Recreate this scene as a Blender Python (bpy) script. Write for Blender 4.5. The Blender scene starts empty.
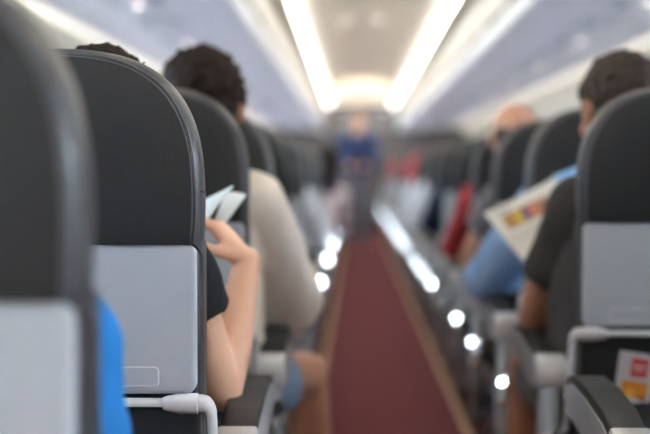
import bpy, bmesh, math, random
from mathutils import Vector, Matrix, noise
random.seed(7)
C = bpy.context.scene.collection
D = bpy.data
PI = math.pi
CX, CZ = -0.11, 1.01          # camera stands in the aisle, low, left of its middle
PITCH, Y0 = 0.757, 0.955      # seat pitch, first seat back

def at(px, py, d):            # sight line of the photograph -> world point at distance d
    return Vector((CX + (px-354)*d/1300, d, CZ - (py-172)*d/1300))

# ------------------------------------------------------------------ materials
def mat(name, col, rough=0.5, metal=0.0, bump=0.0, bscale=200.0, var=0.0, vscale=8.0, emit=0.0, spec=0.5, sheen=0.0, coat=0.0, trans=0.0):
    m = D.materials.new(name); m.use_nodes = True
    nt = m.node_tree; b = nt.nodes['Principled BSDF']
    b.inputs['Base Color'].default_value = (*col, 1)
    b.inputs['Roughness'].default_value = rough
    b.inputs['Metallic'].default_value = metal
    b.inputs['Specular IOR Level'].default_value = spec
    b.inputs['Sheen Weight'].default_value = sheen
    b.inputs['Coat Weight'].default_value = coat
    b.inputs['Transmission Weight'].default_value = trans
    tc = nt.nodes.new('ShaderNodeTexCoord')
    if emit:
        b.inputs['Emission Color'].default_value = (*col, 1); b.inputs['Emission Strength'].default_value = emit
    if var:
        n = nt.nodes.new('ShaderNodeTexNoise'); n.inputs['Scale'].default_value = vscale; n.inputs['Detail'].default_value = 6
        r = nt.nodes.new('ShaderNodeMix'); r.data_type = 'RGBA'
        r.inputs['A'].default_value = (*[max(0, c*(1-var)) for c in col], 1)
        r.inputs['B'].default_value = (*[min(1, c*(1+var)) for c in col], 1)
        nt.links.new(tc.outputs['Object'], n.inputs['Vector']); nt.links.new(n.outputs['Fac'], r.inputs['Factor'])
        nt.links.new(r.outputs['Result'], b.inputs['Base Color'])
    if bump:
        n = nt.nodes.new('ShaderNodeTexNoise'); n.inputs['Scale'].default_value = bscale; n.inputs['Detail'].default_value = 3
        bp = nt.nodes.new('ShaderNodeBump'); bp.inputs['Strength'].default_value = bump; bp.inputs['Distance'].default_value = 0.002
        nt.links.new(tc.outputs['Object'], n.inputs['Vector']); nt.links.new(n.outputs['Fac'], bp.inputs['Height'])
        nt.links.new(bp.outputs['Normal'], b.inputs['Normal'])
    return m

M = {}
M['leather'] = mat('leather', (.016,.0165,.0175), .43, bump=.35, bscale=260, var=.12, vscale=5, coat=.05)
M['leather_lit'] = mat('leather_lit', (.038,.039,.042), .40, bump=.25, bscale=180, var=.1, coat=.1)  # lighter copy of the leather: light caught by side gussets is in its colour
M['stitch'] = mat('stitch', (.11,.115,.13), .6)
M['shell'] = mat('shell', (.010,.011,.013), .45)
M['pocket'] = mat('pocket', (.008,.008,.011), .85, bump=.6, bscale=500, sheen=.3)
M['tray'] = mat('tray', (.47,.505,.55), .42, var=.03, vscale=30, bump=.08, bscale=900)
M['white_plastic'] = mat('white_plastic', (.72,.73,.75), .28, coat=.3)
M['grey_plastic'] = mat('grey_plastic', (.46,.50,.53), .28, coat=.35)
M['rubber'] = mat('rubber', (.017,.019,.021), .5, bump=.2)
M['chrome'] = mat('chrome', (.95,.96,.97), .07, metal=1)
M['steel'] = mat('steel', (.45,.46,.48), .35, metal=1)
M['red_cover'] = mat('red_cover', (.62,.05,.05), .6, sheen=.2)
M['wall'] = mat('cabin_wall', (.88,.82,.68), .5)
M['ceiling'] = mat('ceiling_panel', (.90,.87,.83), .6)
M['bin'] = mat('bin_plastic', (.82,.77,.68), .4, coat=.1)
M['bin_lip'] = mat('bin_lip', (.74,.75,.78), .35)
M['groove'] = mat('groove', (.16,.14,.13), .7)
M['valance'] = mat('valance', (.70,.675,.745), .5)
M['psu'] = mat('psu', (.60,.58,.66), .4)
M['lens'] = mat('lit_lens', (1,.86,.80), .3, emit=3.5)
M['soft_lens'] = mat('soft_lens', (1,.93,.85), .3, emit=.9)
M['dark_lens'] = mat('dark_lens', (.10,.10,.12), .2)
M['cove'] = mat('cove_tube', (1,.93,.80), .4, emit=8.0)
M['wash'] = mat('wash_tube', (1,.93,.82), .4, emit=.42)
M['entry'] = mat('entry_light', (1,.90,.74), .4, emit=.42)
M['galley'] = mat('galley', (.060,.046,.040), .6, var=.2, vscale=3)
M['bulkhead'] = mat('bulkhead', (.10,.085,.078), .6)
M['glow_strip'] = mat('path_strip', (.75,.50,.30), .5, var=.1)
def glass_mat():
    m = D.materials.new('window_glass'); m.use_nodes = True; nt = m.node_tree
    for n in list(nt.nodes):
        if n.type == 'BSDF_PRINCIPLED': nt.nodes.remove(n)
    t = nt.nodes.new('ShaderNodeBsdfTransparent'); g = nt.nodes.new('ShaderNodeBsdfGlossy'); g.inputs['Roughness'].default_value = .02
    f = nt.nodes.new('ShaderNodeFresnel'); f.inputs['IOR'].default_value = 1.45; x = nt.nodes.new('ShaderNodeMixShader')
    t.inputs['Color'].default_value = (.94,.96,.98,1)
    nt.links.new(f.outputs[0], x.inputs[0]); nt.links.new(t.outputs[0], x.inputs[1]); nt.links.new(g.outputs[0], x.inputs[2])
    nt.links.new(x.outputs[0], nt.nodes['Material Output'].inputs['Surface'])
    return m
M['glass'] = glass_mat()
M['skin'] = mat('skin', (.80,.47,.32), .48, var=.08, vscale=12, bump=.1)
M['skin_tan'] = mat('skin_tan', (.36,.165,.09), .48, var=.1, vscale=12, bump=.1)
M['skin_mid'] = mat('skin_mid', (.52,.26,.16), .48, var=.08, vscale=12, bump=.1)
M['eye'] = mat('eye', (.75,.73,.70), .15)
M['hair_black'] = mat('hair_black', (.020,.011,.008), .75, spec=.2, bump=1, bscale=260, var=.4, vscale=40)
M['hair_grey'] = mat('hair_grey', (.045,.031,.024), .75, spec=.2, bump=1, bscale=260, var=.5, vscale=50)
M['hair_blond'] = mat('hair_blond', (.42,.30,.19), .5, bump=1, bscale=200)
def cloth(n, col, **k): return mat(n, col, .9, spec=.2, bump=.4, bscale=420, var=.08, vscale=15, sheen=.04, **k)
M['blue'] = cloth('blue_cloth', (.02,.20,.56)); M['black'] = cloth('black_cloth', (.016,.017,.020))
M['cream'] = cloth('cream_cloth', (.92,.85,.76)); M['charcoal'] = cloth('charcoal_cloth', (.052,.046,.045))
M['denim'] = cloth('denim', (.30,.46,.72)); M['grey'] = cloth('grey_cloth', (.15,.14,.15))
M['red'] = cloth('red_cloth', (.36,.03,.035)); M['navy'] = cloth('navy_cloth', (.035,.052,.12))
M['pinkwhite'] = cloth('pale_cloth', (.66,.55,.58)); M['dkblue'] = cloth('dark_blue_cloth', (.012,.025,.07))
M['jean'] = cloth('dark_jean', (.03,.05,.10)); M['shoe'] = mat('shoe', (.6,.6,.6), .6); M['shoe_dark'] = mat('shoe_dark', (.03,.025,.025), .6)
M['paper'] = mat('paper', (.78,.82,.84), .6); M['paper_cool'] = mat('paper_cool', (.76,.90,.92), .6)
M['ink_red'] = mat('ink_red', (.60,.03,.03), .5); M['ink_orange'] = mat('ink_orange', (.75,.28,.03), .5, var=.5, vscale=60)

# carpet with woven noise
def carpet(name, a, b):
    m = D.materials.new(name); m.use_nodes = True; nt = m.node_tree; p = nt.nodes['Principled BSDF']
    tc = nt.nodes.new('ShaderNodeTexCoord'); n = nt.nodes.new('ShaderNodeTexNoise'); n.inputs['Scale'].default_value = 90; n.inputs['Detail'].default_value = 8
    r = nt.nodes.new('ShaderNodeValToRGB'); r.color_ramp.elements[0].color = (*a,1); r.color_ramp.elements[1].color = (*b,1)
    r.color_ramp.elements[0].position = .35; r.color_ramp.elements[1].position = .65
    nt.links.new(tc.outputs['Object'], n.inputs['Vector']); nt.links.new(n.outputs['Fac'], r.inputs['Fac']); nt.links.new(r.outputs['Color'], p.inputs['Base Color'])
    bp = nt.nodes.new('ShaderNodeBump'); bp.inputs['Strength'].default_value = .6; bp.inputs['Distance'].default_value = .004
    nt.links.new(n.outputs['Fac'], bp.inputs['Height']); nt.links.new(bp.outputs['Normal'], p.inputs['Normal'])
    p.inputs['Roughness'].default_value = .95; p.inputs['Specular IOR Level'].default_value = .15
    return m
M['carpet'] = carpet('aisle_carpet', (.185,.054,.058), (.26,.080,.086))
M['floor'] = carpet('floor_carpet', (.06,.022,.02), (.10,.035,.03))

def page_mat(name, base, blocks):       # printed page: coloured picture blocks laid out in the sheet's own coordinates
    m = D.materials.new(name); m.use_nodes = True; nt = m.node_tree; p = nt.nodes['Principled BSDF']; p.inputs['Roughness'].default_value = .45
    tc = nt.nodes.new('ShaderNodeTexCoord'); sp = nt.nodes.new('ShaderNodeSeparateXYZ'); nt.links.new(tc.outputs['Object'], sp.inputs[0])
    prev = None
    def mth(op, a, v):
        k = nt.nodes.new('ShaderNodeMath'); k.operation = op; nt.links.new(a, k.inputs[0])
        if isinstance(v, float): k.inputs[1].default_value = v
        else: nt.links.new(v, k.inputs[1])
        return k.outputs[0]
    for x0, x1, y0, y1, c in blocks:
        f = mth('MULTIPLY', mth('MULTIPLY', mth('GREATER_THAN', sp.outputs[0], x0), mth('LESS_THAN', sp.outputs[0], x1)),
                mth('MULTIPLY', mth('GREATER_THAN', sp.outputs[1], y0), mth('LESS_THAN', sp.outputs[1], y1)))
        x = nt.nodes.new('ShaderNodeMix'); x.data_type = 'RGBA'; nt.links.new(f, x.inputs['Factor'])
        if prev is None: x.inputs['A'].default_value = (*base,1)
        else: nt.links.new(prev, x.inputs['A'])
        x.inputs['B'].default_value = (*c,1); prev = x.outputs['Result']
    nt.links.new(prev, p.inputs['Base Color'])
    return m

# ------------------------------------------------------------------ mesh helpers
def obj(name, bm, m, parent=None, smooth=True, loc=(0,0,0)):
    me = D.meshes.new(name)
    bmesh.ops.recalc_face_normals(bm, faces=bm.faces[:])
    bm.to_mesh(me); bm.free()
    if m: me.materials.append(m)
    if smooth: me.shade_smooth()
    o = D.objects.new(name, me); C.objects.link(o); o.location = loc
    if parent: o.parent = parent
    return o
def flatsmooth(o, ang=35):
    o.data.set_sharp_from_angle(angle=math.radians(ang)); return o
def tag(o, label=None, cat=None, group=None, kind=None):
    if label: o['label'] = label
    if cat: o['category'] = cat
    if group: o['group'] = group
    if kind: o['kind'] = kind
    return o
def struct(name, bm, m, smooth=False):
    return tag(obj(name, bm, m, smooth=smooth), kind='structure')
def thing(name, loc, label=None, cat=None, group=None):
    o = D.objects.new(name, None); C.objects.link(o); o.location = loc; o.empty_display_size = .1
    return tag(o, label, cat, group)
def copy_tree(o, parent=None):
    c = o.copy(); C.objects.link(c)
    if parent: c.parent = parent
    for ch in KIDS.get(o.name, []):
        copy_tree(ch, c)
    return c
KIDS = {}
def index_tree(o):
    l = [x for x in D.objects if x.parent == o]; KIDS[o.name] = l
    for x in l: index_tree(x)

def box(bm, x0, x1, y0, y1, z0, z1, bev=0.0, seg=3):
    b = bmesh.new(); bmesh.ops.create_cube(b, size=1)
    for v in b.verts: v.co = Vector(((x0+x1)/2+v.co.x*(x1-x0), (y0+y1)/2+v.co.y*(y1-y0), (z0+z1)/2+v.co.z*(z1-z0)))
    if bev: bmesh.ops.bevel(b, geom=b.edges[:], offset=bev, segments=seg, profile=.5, affect='EDGES')
    merge(bm, b)
def merge(bm, b):
    me = D.meshes.new('t'); b.to_mesh(me); b.free(); bm.from_mesh(me); D.meshes.remove(me)
def loft(bm, rings, close=True, cap=True):
    vr = [[bm.verts.new(p) for p in r] for r in rings]
    n = len(vr[0])
    for a, b in zip(vr, vr[1:]):
        for i in range(n if close else n-1):
            j = (i+1) % n
            bm.faces.new((a[i], a[j], b[j], b[i]))
    if cap and close:
        bm.faces.new(list(reversed(vr[0]))); bm.faces.new(vr[-1])
def tube(bm, pts, r, n=10):
    pts = [Vector(p) for p in pts]; rings = []
    rr = r if isinstance(r, (list, tuple)) else [r]*len(pts)
    up = None
    for i, p in enumerate(pts):
        t = (pts[min(i+1, len(pts)-1)] - pts[max(i-1, 0)]).normalized()
        if up is None: up = t.orthogonal().normalized()
        up = (up - t*up.dot(t)).normalized(); s = t.cross(up)
        rings.append([p + (up*math.cos(a)+s*math.sin(a))*rr[i] for a in [2*PI*k/n for k in range(n)]])
    loft(bm, rings)
def bez(pts, n=24):          # Catmull-Rom through points
    P = [Vector(p) for p in pts]; P = [2*P[0]-P[1]] + P + [2*P[-1]-P[-2]]; out = []
    seg = len(P)-3
    for s in range(seg):
        for k in range(n//seg+1):
            t = k/(n//seg+1); a, b, c, d = P[s:s+4]
            out.append(.5*((2*b)+(c-a)*t+(2*a-5*b+4*c-d)*t*t+(3*b-a-3*c+d)*t**3))
    out.append(P[-2]); return out
def extr_x(bm, prof, x0, x1, bev=.0):   # yz profile extruded along x
    b = bmesh.new(); loft(b, [[Vector((x0, y, z)) for y, z in prof], [Vector((x1, y, z)) for y, z in prof]])
    if bev: bmesh.ops.bevel(b, geom=b.edges[:], offset=bev, segments=2, profile=.5, affect='EDGES')
    merge(bm, b)
def extr_y(bm, prof, y0, y1):           # xz profile extruded along y
    loft(bm, [[Vector((x, y0, z)) for x, z in prof], [Vector((x, y1, z)) for x, z in prof]])
def sphere(bm, c, r, sx=1, sy=1, sz=1, rot=None, n=20):
    b = bmesh.new(); bmesh.ops.create_uvsphere(b, u_segments=n, v_segments=n*2//3, radius=1)
    mt = Matrix.Diagonal((r*sx, r*sy, r*sz)).to_4x4()
    if rot is not None: mt = rot.to_4x4() @ mt
    mt = Matrix.Translation(c) @ mt
    b.transform(mt); merge(bm, b)

# ------------------------------------------------------------------ the seat
HW = 0.23
def outline(inset=0.0, zb=.90, zt=1.174, n=26):     # head end of the seat back, seen from behind
    pts = []
    hw = HW - .0045 - inset; top = zt - inset; zs = .965
    pts.append((hw*.985, zb))
    pts.append((hw*.995, (zb+zs)/2))
    for i in range(n+1):
        a = PI/2*i/n
        u = hw*max(0, math.cos(a))**(2/3.2); z = zs + (top-zs)*math.sin(a)**(2/2.8)
        pts.append((u, z))
    left = [(-u, z) for u, z in reversed(pts[:-1])]
    return pts + left
def lean(z): return -.05*(z-.80)
def make_seat(side, cover=False):
    s = side                                      # +1: aisle lies to the seat's right
    t = thing('passenger_seat', (0,0,0))
    # padded head end of the backrest, shaped by rings from the rear face to the front
    bm = bmesh.new(); rings = []
    for ins, y, zb in ((.026,.004,.925),(.010,.001,.918),(.0045,.008,.912),(.001,.020,.905),(0,.036,.90),(.001,.058,.90),(.009,.085,.905),(.03,.108,.92),(.06,.118,.94)):
        rings.append([Vector((u, y+lean(z), z)) for u, z in outline(ins, zb)])
    loft(bm, rings)
    hr = obj('headrest', bm, M['red_cover'] if cover else M['leather_lit'], t); flatsmooth(hr, 50)
    # flat rear panel of the cover, very slightly domed
    bm = bmesh.new(); rings = []
    for ins, y in ((.010,.006),(.0115,-.002),(.022,-.0045),(.06,-.006),(.11,-.007)):
        rings.append([Vector((u, y+lean(z), z)) for u, z in outline(ins, .914)])
    loft(bm, rings)
    flatsmooth(obj('rear_panel', bm, M['red_cover'] if cover else M['leather'], hr), 50)
    for ins in (.0078, .0120):
        bm = bmesh.new()
        tube(bm, [Vector((u, -.001+lean(z)+(.002 if ins < .010 else -.001), z)) for u, z in outline(ins, .915)], .0011, 6)
        obj('seam', bm, M['stitch'], hr)
    for q in (-1, 1):                             # cross seam on each side gusset
        bm = bmesh.new(); tube(bm, [Vector((q*(HW-.016), .004+lean(.98), .985)), Vector((q*(HW-.005), .02+lean(.98), .984)), Vector((q*(HW-.0055), .05+lean(.98), .982)), Vector((q*(HW-.0065), .065+lean(.98), .98))], .0016, 6)
        obj('seam', bm, M['shell'], hr)
    # lower backrest cushion and hard rear shell
    bm = bmesh.new(); rings = []
    for ins, y in ((.014,.02),(.004,.028),(0,.045),(0,.09),(.012,.115),(.05,.125)):
        pr = [(a-ins, b+(ins if b < .5 else 0)) for a, b in ((.217,.46),(.2195,.60),(.221,.78),(.2215,.915))]; pr += [(-a, b) for a, b in reversed(pr)]
        rings.append([Vector((u, y+lean(z), z)) for u, z in pr])
    loft(bm, rings); flatsmooth(obj('backrest', bm, M['leather_lit'], t), 40)
    bm = bmesh.new(); box(bm, -HW+.010, HW-.010, .012, .05, .43, .925, .008); flatsmooth(obj('back_shell', bm, M['shell'], t))
    # tray table, folded up
    def rrect(u0, u1, z0, z1, r, n=6):
        out = []
        for cx, cz, a0 in ((u1-r, z1-r, 0), (u0+r, z1-r, 90), (u0+r, z0+r, 180), (u1-r, z0+r, 270)):
            for k in range(n+1):
                a = math.radians(a0+90*k/n); out.append((cx+r*math.cos(a), cz+r*math.sin(a)))
        return out
    bm = bmesh.new()
    loft(bm, [[Vector((u, y, z)) for u, z in rrect(-.217+i, .217-i, .7165+i, .915-i, .013)] for i, y in ((.0,.014),(0,-.004),(.0012,-.0065),(.004,-.008),(.007,-.008))])
    tr = obj('tray_table', bm, M['tray'], t); flatsmooth(tr, 30)
    bm = bmesh.new(); p = rrect(-.168, .168, .727, .752, .005); p.append(p[0])
    tube(bm, [Vector((u, -.0083, z)) for u, z in p], .0011, 6)
    obj('embossed_line', bm, M['white_plastic'], tr)
    bm = bmesh.new(); loft(bm, [[Vector((u, y, z)) for u, z in rrect(-.167, .167, .728, .751, .005)] for y in (-.0082,-.0087)])
    flatsmooth(obj('latch_plate', bm, M['tray'], tr))
    # tray arms and hinge bar
    bm = bmesh.new(); tube(bm, [Vector((-.19, -.003, .7045)), Vector((.19, -.003, .7045))], .0062, 12)
    obj('hinge_bar', bm, M['white_plastic'], t)
    for q in (-1, 1):
        bm = bmesh.new()
        tube(bm, [Vector((q*x, -.004, .7035)) for x in (.172,.1735,.180,.195,.2195,.2205)], [.004,.0085,.0105,.0135,.0140,.0120], 18)
        tube(bm, bez([(q*.218,-.004,.7035),(q*.230,-.003,.7025),(q*.2375,.000,.694),(q*.2385,.006,.665),(q*.238,.02,.62),(q*.236,.05,.56),(q*.235,.09,.50)], 30), [.0125]+[.0115]*4+[.0085]*40, 12) if False else None
        path = bez([(q*.216,-.004,.7035),(q*.228,-.004,.703),(q*.2365,-.002,.692),(q*.2385,.004,.66),(q*.238,.02,.61),(q*.236,.055,.55),(q*.235,.09,.50)], 36)
        tube(bm, path, [.0118 if i < 8 else max(.007, .0118-.0006*(i-8)) for i in range(len(path))], 12)
        flatsmooth(obj('tray_arm', bm, M['white_plastic'], t), 50)
    # literature pocket
    bm = bmesh.new(); rings = []
    for i in range(9):
        z = .44 + .158*i/8; bul = .030*math.sin(PI*min(1, i/7.5)) + .004
        rings.append([Vector((u*.205, .012-bul*(1-abs(u)**4)*1.0, z)) for u in [k/6 for k in range(-6, 7)]] + [Vector((u*.205, .014, z)) for u in [k/6 for k in range(6, -7, -1)]])
    loft(bm, rings); pk = obj('seat_pocket', bm, M['pocket'], t)
    bm = bmesh.new(); tube(bm, [Vector((u*.205, .012-.008*(1-abs(u)**4)-.002, .600)) for u in [k/8 for k in range(-8, 9)]], .004, 8)
    obj('pocket_hem', bm, M['rubber'], pk)
    # seat cushion
    bm = bmesh.new(); box(bm, -HW+.004, HW-.004, .10, .56, .37, .475, .03, 4)
    for v in bm.verts:
        if v.co.z > .45: v.co.z -= .012*(1-min(1, abs(v.co.x)/.18))
    flatsmooth(obj('seat_cushion', bm, M['leather'], t), 60)
    bm = bmesh.new(); box(bm, -HW+.01, HW-.01, .12, .54, .335, .368, .006)
    tube(bm, [(-.23,.16,.33),(.23,.16,.33)], .018); tube(bm, [(-.23,.48,.33),(.23,.48,.33)], .018)
    flatsmooth(obj('seat_frame', bm, M['steel'], t))
    if s:
        for y0, y1 in ((.14,.04),(.50,.60)):
            bm = bmesh.new(); u = s*.14
            extr_x(bm, [(y0-.02,.335),(y0+.025,.335),(y1+.02,.02),(y1-.02,.02)], u-.012, u+.012, .004)
            box(bm, u-.02, u+.02, min(y1,y1)-.04, y1+.04, .002, .022, .004)
            flatsmooth(obj('leg', bm, M['steel'], t))
        # aisle armrest: grey body, dark pad on top, white cap at its rear end
        a0, a1 = sorted((s*.232, s*.288))
        ar = None
        bm = bmesh.new()
        extr_x(bm, [(.10,.575),(.10,.625),(.20,.640),(.34,.652),(.46,.655),(.535,.645),(.556,.625),(.55,.612),(.50,.600),(.36,.588),(.22,.570)], a0, a1, .008)
        ar = obj('armrest', bm, M['grey_plastic'], t); flatsmooth(ar, 40)
        bm = bmesh.new()
        extr_x(bm, [(.135,.620),(.135,.645),(.21,.660),(.34,.670),(.46,.670),(.53,.658),(.553,.640),(.545,.632),(.44,.645),(.3,.64)], a0+.002, a1-.002, .006)
        flatsmooth(obj('armrest_pad', bm, M['rubber'], ar), 40)
        bm = bmesh.new()
        extr_x(bm, [(.085,.588),(.080,.618),(.090,.640),(.132,.649),(.14,.640),(.14,.588)], a0-.002, a1+.002, .007)
        flatsmooth(obj('end_cap', bm, M['white_plastic'], ar), 40)
        # upright end panel below the armrest
        bm = bmesh.new(); rings = []
        for z, yr, w in ((.585,.092,.020),(.570,.088,.023),(.50,.092,.024),(.42,.10,.024),(.36,.115,.022),(.33,.13,.016)):
            cc = s*.259; dpt = .07+(.60-z)*.35
            rings.append([Vector((cc+w*math.cos(a)*(1 if True else 0), yr+ (dpt/2)*(1-math.sin(a)) , z)) for a in [2*PI*k/20 for k in range(20)]])
        loft(bm, rings)
        ep = obj('end_panel', bm, M['grey_plastic'], t); flatsmooth(ep, 50)
        # added domed mirror on the end panel corner, tilted to glint with window light
        zc = .530 if s > 0 else .462
        nv = Vector((.722, -.62, .30) if s > 0 else (-.961, -.822, .443)).normalized(); ax = nv.cross(Vector((0,0,1))).normalized(); ay = ax.cross(nv).normalized()
        c0 = Vector((s*.272, .084, zc)); bm = bmesh.new(); rings = []
        for f, dd in ((.25,None),(.5,None),(.75,None),(1.0,None),(1.06,-.003),(1.06,-.028)):
            ring = []
            for k in range(28):
                a = 2*PI*k/28; px, py = .030*f*math.cos(a), .045*f*math.sin(a)
                h = -(px*px+py*py)/(2*.34) + (dd or 0)
                ring.append(c0 + ax*px + ay*py + nv*h)
            rings.append(ring)
        loft(bm, rings)
        flatsmooth(obj('glint_mirror', bm, M['chrome'], ep), 40)
    index_tree(t)
    return t

SX = 0.536
protoL = make_seat(+1); protoR = make_seat(-1); protoM = make_seat(0)
protoLr = None; protoRr = make_seat(-1, True)
ORD = ['nearest','second','third','fourth','fifth','sixth','seventh','eighth','ninth','tenth','eleventh']
usedp = set()
def put(proto, x, y, label, group):
    o = proto if proto.name not in usedp else copy_tree(proto)
    usedp.add(proto.name); usedp.add(o.name)
    o.location = (x, y, 0); tag(o, label, 'seat', group); return o
lab_left = {0:'black leather seat nearest the camera, very blurred, cut off by the left edge',
 1:'black leather seat in sharp focus with light grey folded tray, left of the aisle',
 2:'black leather seat behind the reader in focus, in front of the dark-haired head on the left'}
lab_left[2] = 'black leather seat between the sharp seat and the passenger in the cream shirt'
lab_right = {1:'seat at the lower right corner whose dark padded armrest alone enters the picture',
 2:'black seat at the right edge with grey tray and a red leaflet in its pocket',
 3:'black seat in front of the charcoal-shirted magazine reader, right of the aisle',
 4:'black seat with the balding head showing above it, right of the aisle',
 5:'black seat right of the aisle with a red sleeve beside it'}
NR = 25
for k in range(NR):
    y = Y0 + PITCH*k
    far = k >= 9
    g = 'aisle seats on the left' if not far else 'distant aisle seats on the left'
    put(protoL, -SX, y, lab_left.get(k, 'blurred black seat far up the left side of the aisle, beyond the ninth row' if far else
        f'blurred black seat left of the aisle, {ORD[k]} row from the camera'), g)
    if k >= 1:
        far = k >= 9; red = k in (12,13,18,19,20)
        g = 'aisle seats on the right' if not far else ('red covered seats' if red else 'distant aisle seats on the right')
        put(protoRr if red else protoR, SX+.006, y, lab_right.get(k, ('small blurred seat with a red cover, far up the right side' if red else
            ('blurred black seat far up the right side of the aisle, beyond the ninth row' if far else
             f'blurred black seat right of the aisle, {["","","","","","","first","second","third",""][k]} one beyond the seat beside the red sleeve') )), g)
for k in range(8):                                  # rest of each row, next to the aisle seats
    for sx in (-1.041, -1.546, 1.041, 1.546):
        if k < 1 and sx > 0: continue
        put(protoM, sx, Y0+PITCH*k, 'black leather seat away from the aisle, covered by the aisle seats', 'seats away from the aisle')

# ------------------------------------------------------------------ cabin shell
YA, YB = -6.5, 20.6
YE = 23.5
bm = bmesh.new(); box(bm, -1.75, 1.75, YA, YE, -.06, 0); struct('floor', bm, M['floor'])
bm = bmesh.new(); box(bm, -.255, .315, YA+.02, YB, .0, .006); tag(obj('aisle_carpet', bm, M['carpet'], smooth=False), 'dark red carpet runner down the middle of the aisle', 'carpet')
for i, x in enumerate((-.268, .328)):
    bm = bmesh.new(); box(bm, x-.014, x+.014, YA+.02, YB, .0, .008); tag(obj('floor_path_strip', bm, M['glow_strip'], smooth=False),
        'tan path marking strip along the '+('left' if i == 0 else 'right')+' edge of the red carpet', 'floor strip', 'floor path strips')
def vault(x): return 2.072 + .085*max(0, 1-(x/.47)**2)
XS = [-.5+.05*i for i in range(21)]
bm = bmesh.new(); extr_y(bm, [(x, vault(x)) for x in XS] + [(.5,2.165),(-.5,2.165)], YA, YE); flatsmooth(struct('ceiling', bm, M['ceiling'], True), 30)
for y in [YA+1.02*i for i in range(1, 23)]:
    pass
bm = bmesh.new()
for i in range(27):
    y = YA + 1.0*i; extr_y(bm, [(x, vault(x)-.0015) for x in XS[2:-2]] + [(x, vault(x)+.01) for x in reversed(XS[2:-2])], y-.003, y+.003)
struct('trim_1', bm, M['groove'])
for s, nm in ((-1, 'left'), (1, 'right')):
    # cove rebate between ceiling panel and bins
    bm = bmesh.new()
    extr_y(bm, [(s*.497,2.07),(s*.52,2.07),(s*.52,2.11),(s*.497,2.12)], YA, YB); 
    extr_y(bm, [(s*.497,2.08),(s*.64,2.08),(s*.64,2.12),(s*.497,2.12)], YA, YB)
    struct('trim_%d' % (2 if s < 0 else 3), bm, M['bin'])
    # side wall curving in, with window openings
    prof = [(1.70,0),(1.76,.25),(1.80,.55),(1.81,.85),(1.795,1.03)]
    prof2 = [(1.765,1.38),(1.70,1.55),(1.60,1.70),(1.50,1.76),(1.46,1.80)]
    bm = bmesh.new()
    for pr in (prof, prof2):
        P = [(s*x, z) for x, z in pr] + [(s*(x+.04), z+.003) for x, z in reversed(pr)]
        extr_y(bm, P, YA, YE)
    wy = [YA + .1 + .52*i for i in range(52)]
    for i in range(len(wy)):                        # piers between the panes
        y0 = wy[i] + .26; y1 = wy[i] + .52
        if y1 > YE: break
        P = [(s*1.795,1.03),(s*1.765,1.38),(s*1.805,1.38),(s*1.835,1.03)]
        extr_y(bm, P, y0, y1)
    P = [(s*1.795,1.03),(s*1.765,1.38),(s*1.805,1.38),(s*1.835,1.03)]
    extr_y(bm, P, YA, wy[0]); extr_y(bm, P, wy[-1]+.52, YE)
    w = struct('wall_'+nm, bm, M['wall'], True); flatsmooth(w, 40)
n = 0
for s in (-1, 1):
    for i in range(52):
        y0 = YA + .1 + .52*i; y1 = y0 + .26; n += 1
        def wp(y, z, off=0): x = 1.795 - (z-1.03)*(.03/.35) + off; return Vector((s*x, y, z))
        def rr(ins, off, nn=6):
            out = []; r = .07
            for cy, cz, a0 in ((y1-ins-r,1.38-ins-r,0),(y0+ins+r,1.38-ins-r,90),(y0+ins+r,1.03+ins+r,180),(y1-ins-r,1.03+ins+r,270)):
                for k in range(nn+1):
                    a = math.radians(a0+90*k/nn); out.append(wp(cy+r*math.cos(a), cz+r*math.sin(a), off))
            return out
        bm = bmesh.new()
        def outer(off):
            q = rr(.0, off); o = []
            for v in q:                              # push the ring out to the square opening corners
                yy = min(max((v.y-(y0+y1)/2)*1.35+(y0+y1)/2, y0-.01), y1+.01); zz = min(max((v.z-1.205)*1.3+1.205, 1.02), 1.39)
                o.append(wp(yy, zz, off))
            return o
        loft(bm, [outer(-.004), rr(.012,-.006), rr(.02,.01), rr(.024,.03)], cap=False)
        f = tag(obj('window_%d' % n, bm, M['wall']), kind='structure'); flatsmooth(f, 40)
        bm = bmesh.new(); loft(bm, [rr(.02,.028), rr(.02,.032)]); obj('window_pane', bm, M['glass'], f)

# rear and front bulkheads, galley beyond
bm = bmesh.new(); box(bm, -1.9, 1.9, YA-.06, YA, -.05, 2.165); struct('wall_rear', bm, M['bulkhead'])
bm = bmesh.new()
for s in (-1, 1):
    a, b = sorted((s*.42, s*1.85)); box(bm, a, b, YB, YB+.05, 0, 2.1)
box(bm, -.42, .42, YB, YB+.05, 2.0, 2.1)
struct('wall_front', bm, M['bulkhead'])
bm = bmesh.new(); box(bm, -1.85, 1.85, YE, YE+.05, 0, 2.165); struct('wall_galley', bm, M['galley'])
g = thing('galley_cabinet', (0, YE-.5, 0), 'dim brown galley cabinet at the far end of the aisle', 'galley')
bm = bmesh.new(); box(bm, -.8, .8, .1, .45, 0, 1.95, .01); flatsmooth(obj('cabinet_body', bm, M['galley'], g))
for x in (-.55, -.18, .18, .55):
    for z0, z1 in ((.1,.95),(1.05,1.4),(1.45,1.9)):
        bm = bmesh.new(); box(bm, x-.16, x+.16, .08, .1, z0, z1, .006); dd = obj('cabinet_door', bm, M['galley'], g)
        bm = bmesh.new(); box(bm, x-.04, x+.04, .065, .08, z1-.06, z1-.04, .003); obj('handle', bm, M['steel'], dd)
# closing roof over the galley and over the bins
bm = bmesh.new(); box(bm, -1.9, 1.9, YA-.05, YE+.05, 2.166, 2.20); struct('ceiling_upper', bm, M['bulkhead'])

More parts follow.
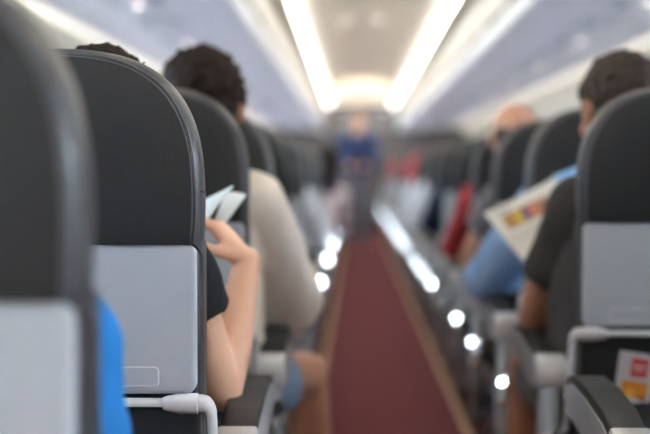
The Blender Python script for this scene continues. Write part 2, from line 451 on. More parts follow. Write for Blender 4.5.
# cove lights: one tube panel per metre
bm = bmesh.new(); 
v = [bm.verts.new(p) for p in ((-.045,.0,0),(.045,.0,0),(.045,.94,0),(-.045,.94,0))]; bm.faces.new(v)
cl = thing('cove_light', (0,0,0))
bm2 = bmesh.new(); box(bm2, -.032, .032, -.02, .96, -.006, .03, .003)
obj('light_housing', bm2, M['bin'], cl)
bm2 = bmesh.new(); box(bm2, -.020, .020, .0, .94, -.0075, .0)
bm.free(); obj('light_tube', bm2, M['cove'], cl, smooth=False)
index_tree(cl)
first = True
for s in (-1, 1):
    for i in range(27):
        o = cl if first else copy_tree(cl); first = False
        o.location = (s*.50, YA + .03 + i*1.0, 2.045); o.rotation_euler = (0, s*math.radians(86), 0)
        near = YA + i < 9
        tag(o, 'glowing warm white light tube in the '+('left' if s < 0 else 'right')+' ceiling cove', 'ceiling light', ('left' if s < 0 else 'right')+' cove lights')
# wall wash tubes between the bins and the side walls
wl = thing('wall_wash_light', (0,0,0))
bm2 = bmesh.new(); box(bm2, -.05, .05, 0, .97, .0, .02, .004); obj('light_housing', bm2, M['bin'], wl)
bm2 = bmesh.new(); box(bm2, -.045, .045, .01, .96, -.006, .001); obj('light_tube', bm2, M['wash'], wl, smooth=False)
index_tree(wl); first = True
for s in (-1, 1):
    for i in range(27):
        o = wl if first else copy_tree(wl); first = False
        o.location = (s*1.485, YA + .02 + i*1.0, 1.722); o.rotation_euler = (0, s*math.radians(-4), 0)
        tag(o, 'glowing cream light tube washing the top of the %s side wall' % ('left' if s < 0 else 'right'), 'wall light', ('left' if s < 0 else 'right')+' wall wash lights')
# lit panel near the entry
bm = bmesh.new(); box(bm, -.36, .36, 16.3, 20.3, 2.062, 2.074, .004)
tag(obj('ceiling_light_panel', bm, M['entry'], smooth=False), 'wide cream glowing ceiling panel above the far end of the aisle', 'ceiling light')
for i, x in enumerate((-.178, .07)):
    t = thing('ceiling_downlight', (x, 9.75, vault(x)+.002), 'faint round ceiling lamp, '+('left' if i == 0 else 'right')+' one of the pair over the aisle', 'ceiling light', 'pair of round ceiling lamps')
    bm = bmesh.new(); tube(bm, [(0,0,-.002),(0,0,-.012)], .055, 24); flatsmooth(obj('lamp_ring', bm, M['bin'], t))
    bm = bmesh.new(); tube(bm, [(0,0,-.011),(0,0,-.016)], .042, 24); flatsmooth(obj('lamp_lens', bm, M['soft_lens'], t))

# overhead bins
def make_bin(s):
    t = thing('overhead_bin', (0,0,0)); L = .995
    bm = bmesh.new()
    P = [(.585,1.662),(.592,1.745),(.615,1.755),(.63,1.765),(.64,2.0),(.66,2.095),(1.45,2.095),(1.58,1.80),(1.50,1.735),(1.0,1.695),(.62,1.655)]
    extr_y(bm, [(s*x, z) for x, z in P], 0, L); flatsmooth(obj('bin_body', bm, M['valance'], t), 30)
    bm = bmesh.new()
    P = [(.574,1.662),(.572,1.70),(.578,1.742),(.592,1.75),(.600,1.745),(.595,1.66),(.585,1.652)]
    extr_y(bm, [(s*x, z) for x, z in P], .004, L-.004); flatsmooth(obj('bin_lip', bm, M['bin_lip'], t), 30)
    bm = bmesh.new()
    P = [(.590,1.792),(.577,1.83),(.573,1.88),(.577,1.95),(.595,2.02),(.62,2.06),(.64,2.055),(.628,1.795)]
    extr_y(bm, [(s*x, z) for x, z in P], .006, L-.006); d = obj('bin_door', bm, M['bin'], t); flatsmooth(d, 30)
    bm = bmesh.new(); extr_y(bm, [(s*x, z) for x, z in ((.590,1.748),(.588,1.770),(.586,1.795),(.625,1.797),(.625,1.75))], 0, L); obj('gap_shade', bm, M['groove'], t)  # dark strip between lip and door, the shade there put into its colour
    bm = bmesh.new(); a, b = sorted((s*.580, s*.602)); box(bm, a, b, L/2-.07, L/2+.07, 1.752, 1.776, .003); obj('door_latch', bm, M['steel'], d)
    index_tree(t); return t
for s in (-1, 1):
    pb = make_bin(s)
    for i in range(27):
        o = pb if i == 0 else copy_tree(pb)
        o.location = (0, YA + .02 + i*1.0, 0)
        tag(o, 'closed cream overhead luggage bin, one of the unbroken row above the '+('left' if s < 0 else 'right')+' seats', 'luggage bin', ('left' if s < 0 else 'right')+' overhead bins')
# service panels with reading lamps under the bins
def make_psu(lit):
    t = thing('service_panel', (0,0,0))
    bm = bmesh.new(); box(bm, -.12, .12, -.2, .2, -.012, .0, .004); flatsmooth(obj('panel_plate', bm, M['psu'], t))
    for j, y in enumerate((-.1, 0, .1)):
        bm = bmesh.new(); tube(bm, [(.04,y,-.011),(.04,y,-.02)], .020, 18); r = obj('lamp_ring', bm, M['bin_lip'], t); flatsmooth(r)
        bm = bmesh.new(); tube(bm, [(.04,y,-.019),(.04,y,-.023)], .015, 18); flatsmooth(obj('lamp_lens', bm, M['lens'] if (lit and j == 1) else M['dark_lens'], r))
        bm = bmesh.new(); tube(bm, [(-.05,y,-.011),(-.05,y,-.028)], [.022,.014], 18); flatsmooth(obj('air_nozzle', bm, M['grey_plastic'], t))
    index_tree(t); return t
pl, pu = make_psu(True), make_psu(False); f1 = f0 = True
for s in (-1, 1):
    for i in range(24):
        y = 2.1 + PITCH*i; lit = (i % 2 == 0) and 2 < i < 14
        if lit: o = pl if f1 else copy_tree(pl); f1 = False
        else: o = pu if f0 else copy_tree(pu); f0 = False
        o.location = (s*1.0, y, 1.688); o.rotation_euler = (0, -s*math.radians(4.6), 0)
        if s < 0: o.rotation_euler = (0, math.radians(4.6), 0)
        side = 'left' if s < 0 else 'right'
        tag(o, ('lavender-grey service panel with one small lit reading lamp, under the %s bins' if lit else 'lavender-grey service panel with unlit lamps, under the %s bins') % side, 'service panel', ('lit ' if lit else 'unlit ')+side+' service panels')

# ------------------------------------------------------------------ people
def capsule(bm, a, b, ra, rb, n=16):
    a, b = Vector(a), Vector(b); t = (b-a); L = t.length
    if L < 1e-6: sphere(bm, a, ra); return
    t /= L; up = t.orthogonal().normalized(); s = t.cross(up); rings = []
    for i in range(6):
        th = PI/2*(1-i/5.5); rings.append((a - t*ra*math.sin(th), ra*math.cos(th)))
    for i in range(6):
        th = PI/2*((i+.5)/5.5); rings.append((b + t*rb*math.sin(min(th, 1.5)), rb*math.cos(min(th, 1.5))))
    loft(bm, [[c + (up*math.cos(x)+s*math.sin(x))*max(r, .0004) for x in [2*PI*k/n for k in range(n)]] for c, r in rings])
def sleeve_tube(bm, a, b, ra, rb, n=20):
    a, b = Vector(a), Vector(b); t = (b-a).normalized(); up = t.orthogonal().normalized(); q = t.cross(up)
    rs = [(a-t*ra*.8, ra*.5), (a-t*ra*.4, ra*.88), (a, ra), (a.lerp(b,.5), (ra+rb)/2), (b, rb), (b+t*.004, rb*.97), (b+t*.004, rb*.5)]
    loft(bm, [[c + (up*math.cos(x)+q*math.sin(x))*r for x in [2*PI*k/n for k in range(n)]] for c, r in rs])
def etube(bm, rings_in, n=24):    # (centre, right vector, half width, forward vector, half depth), closed with domed ends
    rr = []
    for c, r, w, f, d in rings_in:
        rr.append([Vector(c) + Vector(r)*w*math.copysign(abs(math.cos(a))**.85, math.cos(a)) + Vector(f)*d*math.sin(a) for a in [2*PI*k/n for k in range(n)]])
    loft(bm, rr)
def remesh(bm, voxel, smooth=3, disp=0.0, dscale=20.0, origin=Vector((0,0,0))):
    bmesh.ops.recalc_face_normals(bm, faces=bm.faces[:])
    me = D.meshes.new('tmp'); bm.to_mesh(me); bm.free()
    o = D.objects.new('tmp', me); C.objects.link(o)
    m = o.modifiers.new('r', 'REMESH'); m.mode = 'VOXEL'; m.voxel_size = voxel; m.use_smooth_shade = True
    if smooth:
        q = o.modifiers.new('s', 'SMOOTH'); q.iterations = smooth; q.factor = .5
    dg = bpy.context.evaluated_depsgraph_get(); dg.update()
    me2 = D.meshes.new_from_object(o.evaluated_get(dg))
    D.objects.remove(o); D.meshes.remove(me)
    if disp:
        ns = [v.normal.copy() for v in me2.vertices]
        for v, nn in zip(me2.vertices, ns):
            q = v.co*dscale
            v.co += nn*disp*(noise.noise(q) + .5*noise.noise(q*2.3))
    for v in me2.vertices: v.co -= origin
    me2.shade_smooth()
    return me2
def mobj(name, me, m, parent=None, loc=(0,0,0)):
    me.name = name; me.materials.clear(); me.materials.append(m)
    o = D.objects.new(name, me); C.objects.link(o); o.location = loc
    if parent: o.parent = parent
    return o
def hand(bm, w, d, nrm, side, curl=.5, k=1.0, spread=.10):
    """w wrist, d pointing direction, nrm palm normal, side: direction of the thumb"""
    w = Vector(w); d = Vector(d).normalized(); nrm = Vector(nrm); nrm = (nrm - d*nrm.dot(d)).normalized()
    th = Vector(side); th = (th - d*th.dot(d) - nrm*th.dot(nrm)).normalized()
    pl = .085*k
    etube(bm, [(w-d*.01, th, .025*k, nrm, .020*k), (w+d*.02*k, th, .030*k, nrm, .017*k), (w+d*.05*k, th, .038*k, nrm, .015*k), (w+d*pl, th, .040*k, nrm, .012*k), (w+d*(pl+.006), th, .036*k, nrm, .006*k)], 20)
    for i, (off, ln) in enumerate(((.030,.068),(.010,.076),(-.010,.070),(-.029,.055))):
        p = w + d*(pl-.006) + th*off*k; ang = .12; r = (.0088-.0006*i)*k
        base = (d + th*(off*spread/.03)).normalized()
        for j, f in enumerate((.45,.32,.23)):
            ang += curl*(.75 if j == 0 else 1.0)
            dr = base*math.cos(ang) + nrm*math.sin(ang); q = p + dr*ln*k*f*1.02
            capsule(bm, p, q, r*(1-.08*j), r*(1-.08*(j+1)), 10); p = q
    p = w + d*.022*k + th*.024*k + nrm*.005
    q = p + (d*.62+th*.62+nrm*.35).normalized()*.040*k; capsule(bm, p, q, .0135*k, .0105*k, 10)
    e = q + (d*.85+th*.1+nrm*(.30+curl*.4)).normalized()*.030*k; capsule(bm, q, e, .0105*k, .0095*k, 10)
    e2 = e + (d*.8-th*.1+nrm*(.3+curl*.6)).normalized()*.022*k; capsule(bm, e, e2, .0095*k, .0075*k, 10)

def person(label, root, head, look, neck, chest, pelvis, shL, shR, armL, armR, legL, legR, skin, shirt, sleeve, pants, plen, hairmat, hair='short',
           vox=.007, hs=1.0, build=1.0, handL=None, handR=None, shoe='shoe_dark', group=None, sleeve_r=1.0, armr=1.0, pose='sit'):
    O = Vector(root); H = Vector(head); look = Vector(look).normalized()
    up = Vector((0,0,1)); r = look.cross(up).normalized(); u = r.cross(look).normalized()
    R = Matrix((r, look, u)).transposed()
    shL, shR, chest, pelvis, neck = map(Vector, (shL, shR, chest, pelvis, neck))
    sr = (shR-shL).normalized(); sw = (shR-shL).length/2
    fw = Vector((0,0,1)).cross(sr).normalized(); hr = Vector((1,0,0)) if pose == 'sit' else sr
    B = build
    def torso(bm, g, low=True):
        mid = (chest+pelvis)/2 + fw*(-.01)
        shm = (shL+shR)/2
        etube(bm, [(neck+Vector((0,0,.0)), sr, .055*B+g, fw, .055*B+g),(shm+Vector((0,0,.035)), sr, sw*.62+g, fw, .070*B+g),(shm+Vector((0,0,.0)), sr, sw*.95+g, fw, .088*B+g),
                   (chest, sr, sw*.90*1.0+g, fw, .110*B+g), (mid, sr.lerp(hr,.5), .145*B+g, fw, .102*B+g), (pelvis+Vector((0,0,.03)), hr, .165*B+g, fw, .108*B+g),
                   (pelvis+Vector((0,0,-.055)), hr, .155*B+g, fw, .105*B+g), (pelvis+Vector((0,0,-.085)), hr, .10*B, fw, .07*B)], 28)
    # ---- body, one surface
    bm = bmesh.new()
    torso(bm, 0)
    capsule(bm, neck+Vector((0,0,-.03)), H - u*.055 - look*.012, .062*hs*B**.5, .052*hs, 18)
    sphere(bm, H + u*.025*hs - look*.012*hs, 1, .076*hs, .095*hs, .086*hs, R)
    sphere(bm, H - u*.035*hs + look*.022*hs, 1, .060*hs, .066*hs, .076*hs, R)
    sphere(bm, H - u*.088*hs + look*.052*hs, 1, .026*hs, .022*hs, .020*hs, R)
    sphere(bm, H + u*.030*hs + look*.070*hs, 1, .052*hs, .018*hs, .014*hs, R)
    capsule(bm, H + u*.012*hs + look*.082*hs, H - u*.026*hs + look*.103*hs, .0085*hs, .0125*hs, 10)
    sphere(bm, H - u*.052*hs + look*.083*hs, 1, .024*hs, .010*hs, .007*hs, R)
    sphere(bm, H - u*.063*hs + look*.081*hs, 1, .019*hs, .009*hs, .007*hs, R)
    for q in (-1, 1):
        sphere(bm, H + r*q*.040*hs - u*.025*hs + look*.062*hs, 1, .022*hs, .018*hs, .020*hs, R)
        sphere(bm, H + r*q*.078*hs - u*.008*hs - look*.008*hs, 1, .009*hs, .019*hs, .031*hs, R @ Matrix.Rotation(.25*q, 3, 'Z'))
    ak = armr
    for sh, arm, hd, q in ((shL, armL, handL, -1), (shR, armR, handR, 1)):
        e, w = Vector(arm[0]), Vector(arm[1])
        sphere(bm, sh, .056*ak)
        m1 = sh.lerp(e, .45); capsule(bm, sh, m1, .050*ak, .047*ak); capsule(bm, m1, e, .047*ak, .038*ak)
        m2 = e.lerp(w, .32); capsule(bm, e, m2, .038*ak, .041*ak); capsule(bm, m2, w, .041*ak, .026*ak)
        if hd: hand(bm, w, hd[0], hd[1], hd[2], hd[3], hs)
        else:
            dd = (w-e).normalized()*.7 + Vector((0,.5,-.35)) if pose == 'sit' else (w-e).normalized()
            hand(bm, w, dd, Vector((0,0,-1)) if pose == 'sit' else Vector((-q,0,0)), Vector((-q,0,0)) if pose == 'sit' else Vector((0,0,0))+look, .28, hs)
    for leg, q in ((legL, -1), (legR, 1)):
        k, f = Vector(leg[0]), Vector(leg[1]); hp = pelvis + hr*q*.085*B + Vector((0,0,-.03))
        m = hp.lerp(k, .5); capsule(bm, hp, m, .088*B, .076*B); capsule(bm, m, k, .076*B, .056)
        m = k.lerp(f, .32); capsule(bm, k, m, .055, .056); capsule(bm, m, f, .056, .036)
        fd = Vector((0,1,0)) if pose == 'sit' else Vector((look.x, look.y, 0)).normalized()
        capsule(bm, f + Vector((0,0,-.03)), f + fd*.14 + Vector((0,0,-.045)), .034, .028)
    body = mobj('person', remesh(bm, vox, 3, origin=O), M[skin], loc=O)
    tag(body, label, 'person', group)
    # ---- eyes
    for q in (-1, 1):
        bm = bmesh.new(); sphere(bm, H + r*q*.031*hs + u*.004*hs + look*.076*hs - O, .0115*hs, n=12); obj('eye', bm, M['eye'], body)
    # ---- shirt
    bm = bmesh.new(); g = .012
    shm = (shL+shR)/2; mid = (chest+pelvis)/2 - fw*.01
    etube(bm, [(shm+Vector((0,0,.062)), sr, .070*B, fw, .066*B),(shm+Vector((0,0,.045)), sr, sw*.60+g, fw, .078*B+g),(shm, sr, sw*.97+g, fw, .092*B+g),
               (chest, sr, sw*.92+g*1.3, fw, .112*B+g*1.5), (mid, sr.lerp(hr,.5), .150*B+g*1.6, fw, .106*B+g*1.6), (pelvis+Vector((0,0,.02)), hr, .168*B+g*1.5, fw, .112*B+g*1.4), (pelvis+Vector((0,0,-.015)), hr, .166*B+g*1.4, fw, .111*B+g*1.2)], 28)
    for sh, arm in ((shL, armL), (shR, armR)):
        e, w = Vector(arm[0]), Vector(arm[1]); sphere(bm, sh, .056*ak+g)
        if sleeve <= 1:
            end = sh.lerp(e, sleeve); sleeve_tube(bm, sh, end, (.052*ak+g)*sleeve_r, (.046*ak+g*1.7)*sleeve_r)
            # open cuff cut square
        else:
            end = e.lerp(w, sleeve-1); capsule(bm, sh, e, (.050*ak+g)*sleeve_r, (.042*ak+g)*sleeve_r); sleeve_tube(bm, e, end, (.042*ak+g)*sleeve_r, (.036*ak+g)*sleeve_r)
    me = remesh(bm, vox, 2, disp=.006, dscale=14, origin=O)
    mobj('shirt', me, M[shirt], body)
    # ---- trousers / shorts
    bm = bmesh.new()
    etube(bm, [(pelvis+Vector((0,0,.045)), hr, .163*B+g*.8, fw, .105*B+g*.8), (pelvis+Vector((0,0,-.05)), hr, .160*B+g, fw, .108*B+g), (pelvis+Vector((0,0,-.10)), hr, .11*B, fw, .08*B)], 24)
    for leg, q in ((legL, -1), (legR, 1)):
        k, f = Vector(leg[0]), Vector(leg[1]); hp = pelvis + hr*q*.085*B + Vector((0,0,-.03))
        e = hp.lerp(k, min(1, plen)); m = hp.lerp(e, .5)
        capsule(bm, hp, m, .090*B+g, .078*B+g); (capsule if plen >= 1 else sleeve_tube)(bm, m, e, .078*B+g, (.062+g) if plen >= 1 else .068+g)
        if plen > 1:
            e2 = k.lerp(f, min(.93, plen-1)); capsule(bm, k, k.lerp(e2,.4), .062+g, .058+g); sleeve_tube(bm, k.lerp(e2,.4), e2, .058+g, .046+g)
    mobj('trousers' if plen > 1 else 'shorts', remesh(bm, vox, 2, disp=.004, dscale=15, origin=O), M[pants], body)
    # ---- shoes
    for leg in (legL, legR):
        f = Vector(leg[1]); fd = Vector((0,1,0)) if pose == 'sit' else Vector((look.x, look.y, 0)).normalized(); sd = fd.cross(Vector((0,0,1)))
        bm = bmesh.new()
        capsule(bm, f+Vector((0,0,-.0))-fd*.005, f+Vector((0,0,-.04))-fd*.015, .044, .045)
        etube(bm, [(f-fd*.062+Vector((0,0,-.045)), sd, .022, Vector((0,0,1)), .02),(f-fd*.04+Vector((0,0,-.045)), sd, .038, Vector((0,0,1)), .035),(f+fd*.03+Vector((0,0,-.045)), sd, .043, Vector((0,0,1)), .04),
                   (f+fd*.12+Vector((0,0,-.055)), sd, .050, Vector((0,0,1)), .028),(f+fd*.17+Vector((0,0,-.06)), sd, .040, Vector((0,0,1)), .020),(f+fd*.195+Vector((0,0,-.062)), sd, .018, Vector((0,0,1)), .012)], 18)
        mobj('shoe', remesh(bm, .008, 1, origin=O), M[shoe], body)
    # ---- hair
    if hair != 'none':
        rnd = random.Random(hash(label) % 1000 if False else len(label)*7)
        bm = bmesh.new(); e = {'short':.003, 'bushy':.006, 'long':.012, 'ring':.003}[hair]
        hc = H + u*.030*hs - look*.018*hs
        if hair != 'ring':
            sphere(bm, hc + u*.004, 1, .077*hs+e, .093*hs+e, .083*hs+e, R)
            sphere(bm, H - look*.042*hs - u*.012*hs, 1, .068*hs+e, .058*hs+e, .062*hs+e, R)
            capsule(bm, H + u*.065*hs + look*.055*hs + r*.035, H + u*.065*hs + look*.055*hs - r*.035, .022, .022)
        else:
            sphere(bm, H - look*.040*hs - u*.002*hs, 1, .074*hs+e, .062*hs+e, .050*hs+e, R)
        if hair == 'long':
            capsule(bm, H - look*.05 , H - look*.07 - u*.16, .075, .06)
        if hair != 'ring':
            N = 420 if vox < .009 else 120
            for i in range(N):
                th = rnd.uniform(0, 2*PI); ph = math.acos(rnd.uniform(-.55, 1))
                dv = Vector((math.sin(ph)*math.cos(th), math.sin(ph)*math.sin(th), math.cos(ph)))
                if dv.y > .55 and dv.z < .35: continue
                p = hc + R @ Vector((dv.x*(.077*hs+e), dv.y*(.093*hs+e), dv.z*(.083*hs+e)))
                flow = (R @ Vector((dv.x, dv.y, dv.z))) * (.45 if hair == 'short' else .8) + r*rnd.uniform(-.7,.7) + u*rnd.uniform(-.9,.25) - look*rnd.uniform(-.3,.6)
                ln = rnd.uniform(.006,.013) if hair == 'short' else rnd.uniform(.008,.018)
                capsule(bm, p - (R @ dv)*.004, p + flow.normalized()*ln, .0055, .0022, 6)
        mobj('hair', remesh(bm, .0045 if vox < .009 else .008, 1, disp=.002, dscale=60, origin=O), M[hairmat], body)
    return body

def seatk(k): return Y0 + PITCH*k
def std_legs(x, y, dx=.09):      # knees and ankles of someone sitting upright
    return ((x-dx, y+.60, .53), (x-dx, y+.66, .10)), ((x+dx, y+.60, .53), (x+dx, y+.66, .10))

# blue-sleeved passenger in the nearest row (only the sleeve shows)
y = seatk(0); x = -.54
lL, lR = ((x-.09, y+.57, .52), (x-.09, y+.60, .10)), ((x+.09, y+.57, .52), (x+.09, y+.60, .10))
person('passenger in a bright blue shirt squeezed behind the nearest seat on the left', (x, y+.3, 0),
  (x, y+.27, 1.03), (0,1,-.1), (x, y+.24, .91), (x, y+.24, .78), (x, y+.24, .57), (x-.155, y+.25, .855), (x+.146, y+.26, .842),
  ((x-.2, y+.30, .66), (x-.1, y+.50, .64)), ((-.390, y+.33, .67), (-.46, y+.53, .66)), lL, lR, 'skin', 'blue', 1.8, 'jean', 1.9, 'hair_black', 'short', vox=.008, build=.92, sleeve_r=1.12)

# reader in the black T-shirt in the focused row, elbow on the armrest, leaflet in the raised hand
y = seatk(1); x = -.50
lL, lR = std_legs(x-.03, y-.02)
wr = at(247, 262, 2.10); el = at(221, 392, 2.0)
person('passenger in a black T-shirt with a bare bent arm holding up white leaflets', (x, y+.3, 0),
  (-.488, y+.25, 1.086), (.1,1,-.25), (x+.01, y+.22, .985), (x, y+.22, .83), (x-.02, y+.23, .57), (x-.17, y+.21, .93), (-.388, y+.19, .925),
  ((x-.22, y+.30, .70), (x-.12, y+.45, .78)), (el, wr), lL, lR, 'skin', 'black', .50, 'jean', 1.9, 'hair_black', 'short', vox=.0045, hs=.93, build=.88, armr=.86, sleeve_r=.93,
  handR=((-.62,.12,.72), (-.55,.1,-.75), (-.35,-.75,.3), .42), handL=((.5,.4,.6),(.3,.6,-.4),(.6,-.2,.3),.5))

# dark-haired passenger in the cream T-shirt, leaning to the aisle
y = seatk(2); x = -.47
person('dark-haired passenger in a cream T-shirt leaning into the aisle', (x, y+.3, 0),
  at(202, 107, 2.74), (-.12,1,-.2), (x+.05, y+.22, 1.045), (x+.015, y+.23, .86), (x-.02, y+.23, .57), (x-.15, y+.23, .97), (-.325, y+.25, .945),
  ((x-.24, y+.38, .70), (x-.12, y+.52, .74)), ((-.243, y+.47, .685), (-.40, y+.62, .80)), ((x-.12, y+.60, .53), (x-.12, y+.63, .10)), ((-.228, y+.665, .520), (-.205, y+.78, .10)),
  'skin_mid', 'cream', .92, 'denim', .60, 'hair_black', 'bushy', vox=.006, hs=1.02, build=1.05, sleeve_r=1.12, armr=1.05,
  handR=((-.3,.7,.3),(-.6,.1,-.5),(.2,.2,.9),.5))

# distant dark head on the left
y = seatk(10); x = -.42
lL, lR = std_legs(x, y)
person('small blurred dark-haired passenger in a pale pink top far up on the left', (x, y+.3, 0),
  (-.285, y+.30, 1.055), (0,1,-.1), (x+.11, y+.25, .94), (x+.04, y+.23, .80), (x, y+.23, .57), (x-.08, y+.23, .86), (-.205, y+.28, .85),
  ((x-.2, y+.35, .68), (x-.1, y+.5, .70)), ((-.190, y+.42, .64), (-.30, y+.62, .62)), lL, lR, 'skin', 'pinkwhite', 1.7, 'jean', 1.9, 'hair_black', 'long', vox=.011)

# magazine reader in the charcoal T-shirt
y = seatk(2); x = .47
person('short-haired man in a charcoal T-shirt and grey shorts reading a magazine', (x, y+.3, 0),
  at(617, 111, 2.76), (-.28,1,-.25), (x-.01, y+.21, 1.045), (x-.01, y+.23, .86), (x+.01, y+.23, .57), (.362, y+.25, .930), (x+.17, y+.22, .96),
  ((.294, y+.40, .690), (.375, y+.60, .865)), ((x+.24, y+.36, .70), (.50, y+.52, .88)), ((.315, y+.635, .540), (.300, y+.68, .10)), ((x+.1, y+.60, .53), (x+.1, y+.63, .10)),
  'skin_tan', 'charcoal', .60, 'grey', .74, 'hair_grey', 'short', vox=.006, hs=1.02, build=1.08, sleeve_r=.98, armr=1.14, shoe='shoe',
  handL=((-.05,.35,.75), (.1,.6,-.3), (.75,-.1,.2), .5), handR=((-.5,.35,.55), (-.1,.6,-.3), (-.7,-.1,.5), .5))

def aisle_reader(k, label, skin, shirt, sleeve, hairmat, hair, top=1.22, vox=.009, ex=.30, sl=1.1, hx=.52, sx=.36):
    y = seatk(k); x = .50
    lL, lR = std_legs(x+.02, y)
    return person(label, (x, y+.3, 0), (hx, y+.28, top-.112), (0,1,-.15), (x, y+.23, top-.22), (x, y+.23, .83), (x+.01, y+.23, .57), (sx, y+.25, .905), (x+.17, y+.23, .93),
      ((ex, y+.40, .715), (.40, y+.60, .74)), ((x+.23, y+.36, .70), (x+.12, y+.52, .70)), lL, lR, skin, shirt, sleeve, 'jean', 1.9, hairmat, hair, vox=vox, sleeve_r=sl)
aisle_reader(3, 'passenger whose light blue denim sleeve rests beyond the magazine', 'skin_tan', 'denim', 1.6, 'hair_black', 'short', 1.14, vox=.008, ex=.262, sl=1.22, sx=.385)
aisle_reader(4, 'balding passenger with a bare tan elbow, head rising above the row', 'skin_mid', 'grey', .42, 'hair_grey', 'ring', 1.235, ex=.280, hx=.415)
aisle_reader(5, 'blurred passenger in a dark red sleeve beside the aisle on the right', 'skin_tan', 'red', 1.5, 'hair_black', 'short', 1.13, ex=.29)
aisle_reader(7, 'blurred passenger in a dark navy sleeve on the right, beyond the red sleeve', 'skin_tan', 'dkblue', .9, 'hair_black', 'short', 1.12, vox=.011, ex=.285)

def pale(k, label, s, top=1.14, shirt='white', ex=.275):
    y = seatk(k); x = s*.51; a = s
    lL, lR = std_legs(x, y)
    ain = ((a*.36, y+.25, .90), ((a*ex, y+.40, .70), (a*.36, y+.60, .70)))
    out = ((x+a*.17, y+.23, .92), ((x+a*.23, y+.36, .70), (x+a*.12, y+.52, .70)))
    L_, R_ = (ain, out) if s > 0 else (out, ain)
    person(label, (x, y+.3, 0), (s*.50, y+.28, top-.112), (0,1,-.15), (x, y+.23, top-.22), (x, y+.23, .83), (x, y+.23, .57), L_[0], R_[0], L_[1], R_[1], lL, lR,
      'skin', shirt, 1.6, 'jean', 1.9, 'hair_black', 'short', vox=.011, sleeve_r=1.15)
M['white'] = cloth('white_cloth', (.82,.85,.90))
pale(6, 'blurred passenger in a whitish sleeve left of the aisle, beyond the cream shirt', -1)
pale(9, 'blurred passenger in a white sleeve right of the aisle, just beyond the navy one', 1)
pale(11, 'tiny blurred passenger in a white sleeve beside the first red covered seats', 1)
# standing person far up the aisle, facing the camera
y = 15.4; x = -.075
person('standing person in a dark blue shirt far up the aisle, facing the camera', (x, y, 0),
  (x+.02, y-.02, 1.63), (0,-1,-.05), (x, y, 1.47), (x, y, 1.27), (x, y, .98), (x+.19, y, 1.40), (x-.19, y, 1.40),
  ((x+.21, y-.04, 1.13), (x+.08, y-.26, 1.08)), ((x-.21, y-.04, 1.13), (x-.08, y-.26, 1.08)), ((x+.09, y, .53), (x+.10, y, .10)), ((x-.09, y, .53), (x-.10, y, .10)),
  'skin_mid', 'navy', 1.8, 'grey', 1.93, 'hair_blond', 'short', vox=.012, pose='stand')

# ------------------------------------------------------------------ papers
def sheet(name, corners, m, th=.0015, bend=.0, label=None, cat=None, group=None, n=8, parent=None):
    """quad given by 4 world corners (a,b,c,d); local x runs a->b, local y a->d, 0..1 metres-true"""
    a, b, c, d = map(Vector, corners); ux = (b-a); uy = (d-a); L, W = ux.length, uy.length
    ex = ux.normalized(); nz = ex.cross(uy).normalized(); ey = nz.cross(ex)
    R = Matrix((ex, ey, nz)).transposed()
    bm = bmesh.new(); top = []; bot = []
    for i in range(n+1):
        rt, rb = [], []
        for j in range(n+1):
            s, t = i/n, j/n
            p = a*(1-s)*(1-t)+b*s*(1-t)+c*s*t+d*(1-s)*t
            q = R.inverted() @ (p-a); q.z += bend*math.sin(PI*s)
            rt.append(bm.verts.new(q+Vector((0,0,th/2)))); rb.append(bm.verts.new(q-Vector((0,0,th/2))))
        top.append(rt); bot.append(rb)
    for i in range(n):
        for j in range(n):
            bm.faces.new((top[i][j], top[i+1][j], top[i+1][j+1], top[i][j+1])); bm.faces.new((bot[i][j], bot[i][j+1], bot[i+1][j+1], bot[i+1][j]))
    for i in range(n):
        for A, B_ in ((lambda k: top[k][0], lambda k: bot[k][0]), (lambda k: top[k][n], lambda k: bot[k][n]), (lambda k: top[0][k], lambda k: bot[0][k]), (lambda k: top[n][k], lambda k: bot[n][k])):
            bm.faces.new((A(i), A(i+1), B_(i+1), B_(i)))
    o = obj(name, bm, m, None); o.matrix_world = Matrix.Translation(a) @ R.to_4x4()
    if parent: o.parent = parent
    if label: tag(o, label, cat, group)
    flatsmooth(o, 40)
    return o, L, W

sheet('leaflet', (at(198,236,2.13), at(233,186,2.16), at(198,203,2.20), at(180,226,2.20)), M['paper_cool'], .003, .004, 'pale blue-white leaflet, left one of the pair in the raised hand', 'leaflet', None)
sheet('leaflet', (at(212,228,2.17), at(223,226,2.17), at(246,195,2.22), at(225,193,2.24)), M['paper'], .003, .003, 'greyish white leaflet, right one of the pair in the raised hand', 'leaflet', None)
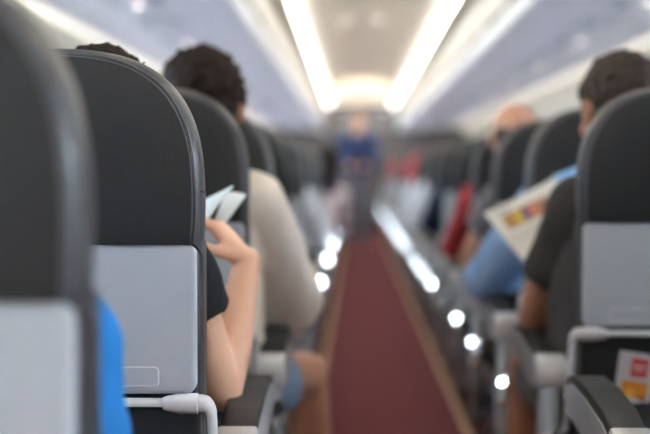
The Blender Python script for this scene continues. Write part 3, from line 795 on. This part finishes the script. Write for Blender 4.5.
# magazine: readable page with a picture block, second page in blue
W_ = .20
pm = page_mat('magazine_page', (.84,.84,.78), [(.030,.128,.028,.068,(.30,.20,.10)),(.034,.055,.032,.062,(.55,.28,.07)),(.057,.078,.030,.064,(.72,.52,.08)),(.080,.092,.034,.066,(.20,.08,.28)),(.095,.122,.032,.062,(.68,.25,.15)),
   (.02,.150,.085,.088,(.40,.40,.38)),(.02,.150,.096,.098,(.40,.40,.38)),(.02,.120,.106,.108,(.40,.40,.38)),(.02,.06,.012,.020,(.45,.45,.45))])
mag = thing('magazine', at(548,205,3.10), 'open magazine with a colour picture in the charcoal-shirted man\'s hand', 'magazine')
o1, L1, W1 = sheet('page', (at(484,213,3.12), at(553,178,3.14), at(596,231,3.06), at(527,266,3.04)), pm, .004, .006)
pb2 = page_mat('magazine_cover', (.25,.50,.80), [(.01,.07,.02,.05,(.80,.84,.88)),(.04,.10,.06,.08,(.55,.70,.88))])
o2, _, _ = sheet('page', (at(552,176,3.145), at(585,162,3.10), at(612,190,3.05), at(560,192,3.10)), pb2, .004, .003)
for o in (o1, o2):
    mw = o.matrix_world.copy(); o.parent = mag; o.matrix_world = mw; o.matrix_parent_inverse = Matrix.Translation(-mag.location); o.matrix_basis = mw
o2['label'] = 'blue page of the magazine'
# leaflet in the seat pocket
lf = page_mat('pocket_leaflet', (.62,.60,.64), [(.022,.054,.055,.090,(.60,.03,.03)),(.026,.050,.074,.078,(.75,.70,.70)),(.026,.046,.066,.069,(.75,.70,.70)),(.010,.060,.014,.046,(.75,.28,.03)),(.020,.035,.014,.03,(.85,.50,.10)),(.045,.06,.012,.02,(.3,.08,.02))])
sheet('pocket_leaflet', (at(613,402,2.470), at(649,408,2.470), at(656,355,2.466), at(620,350,2.466)), lf, .002, .0, 'white leaflet with a red block and orange picture in the right seat pocket', 'leaflet')

# ------------------------------------------------------------------ light, world, camera
w = D.worlds.new('World'); bpy.context.scene.world = w; w.use_nodes = True
bg = w.node_tree.nodes['Background']; bg.inputs['Color'].default_value = (.80,.90,1,1); bg.inputs['Strength'].default_value = 40.0
cam = D.cameras.new('Camera'); co = D.objects.new('Camera', cam); C.objects.link(co)
cam.lens = 72.0; cam.sensor_width = 36.0; cam.clip_start = .02; cam.clip_end = 200
co.location = (CX, 0, CZ)
co.rotation_euler = (PI/2 - math.atan(45/1300), 0, math.atan(29/1300))
cam.dof.use_dof = True; cam.dof.focus_distance = 1.73; cam.dof.aperture_fstop = 2.4
bpy.context.scene.camera = co
vs = bpy.context.scene.view_settings
vs.view_transform = 'Standard'; vs.look = 'None'; vs.gamma = 1.0; vs.use_curve_mapping = False; vs.exposure = 1.12
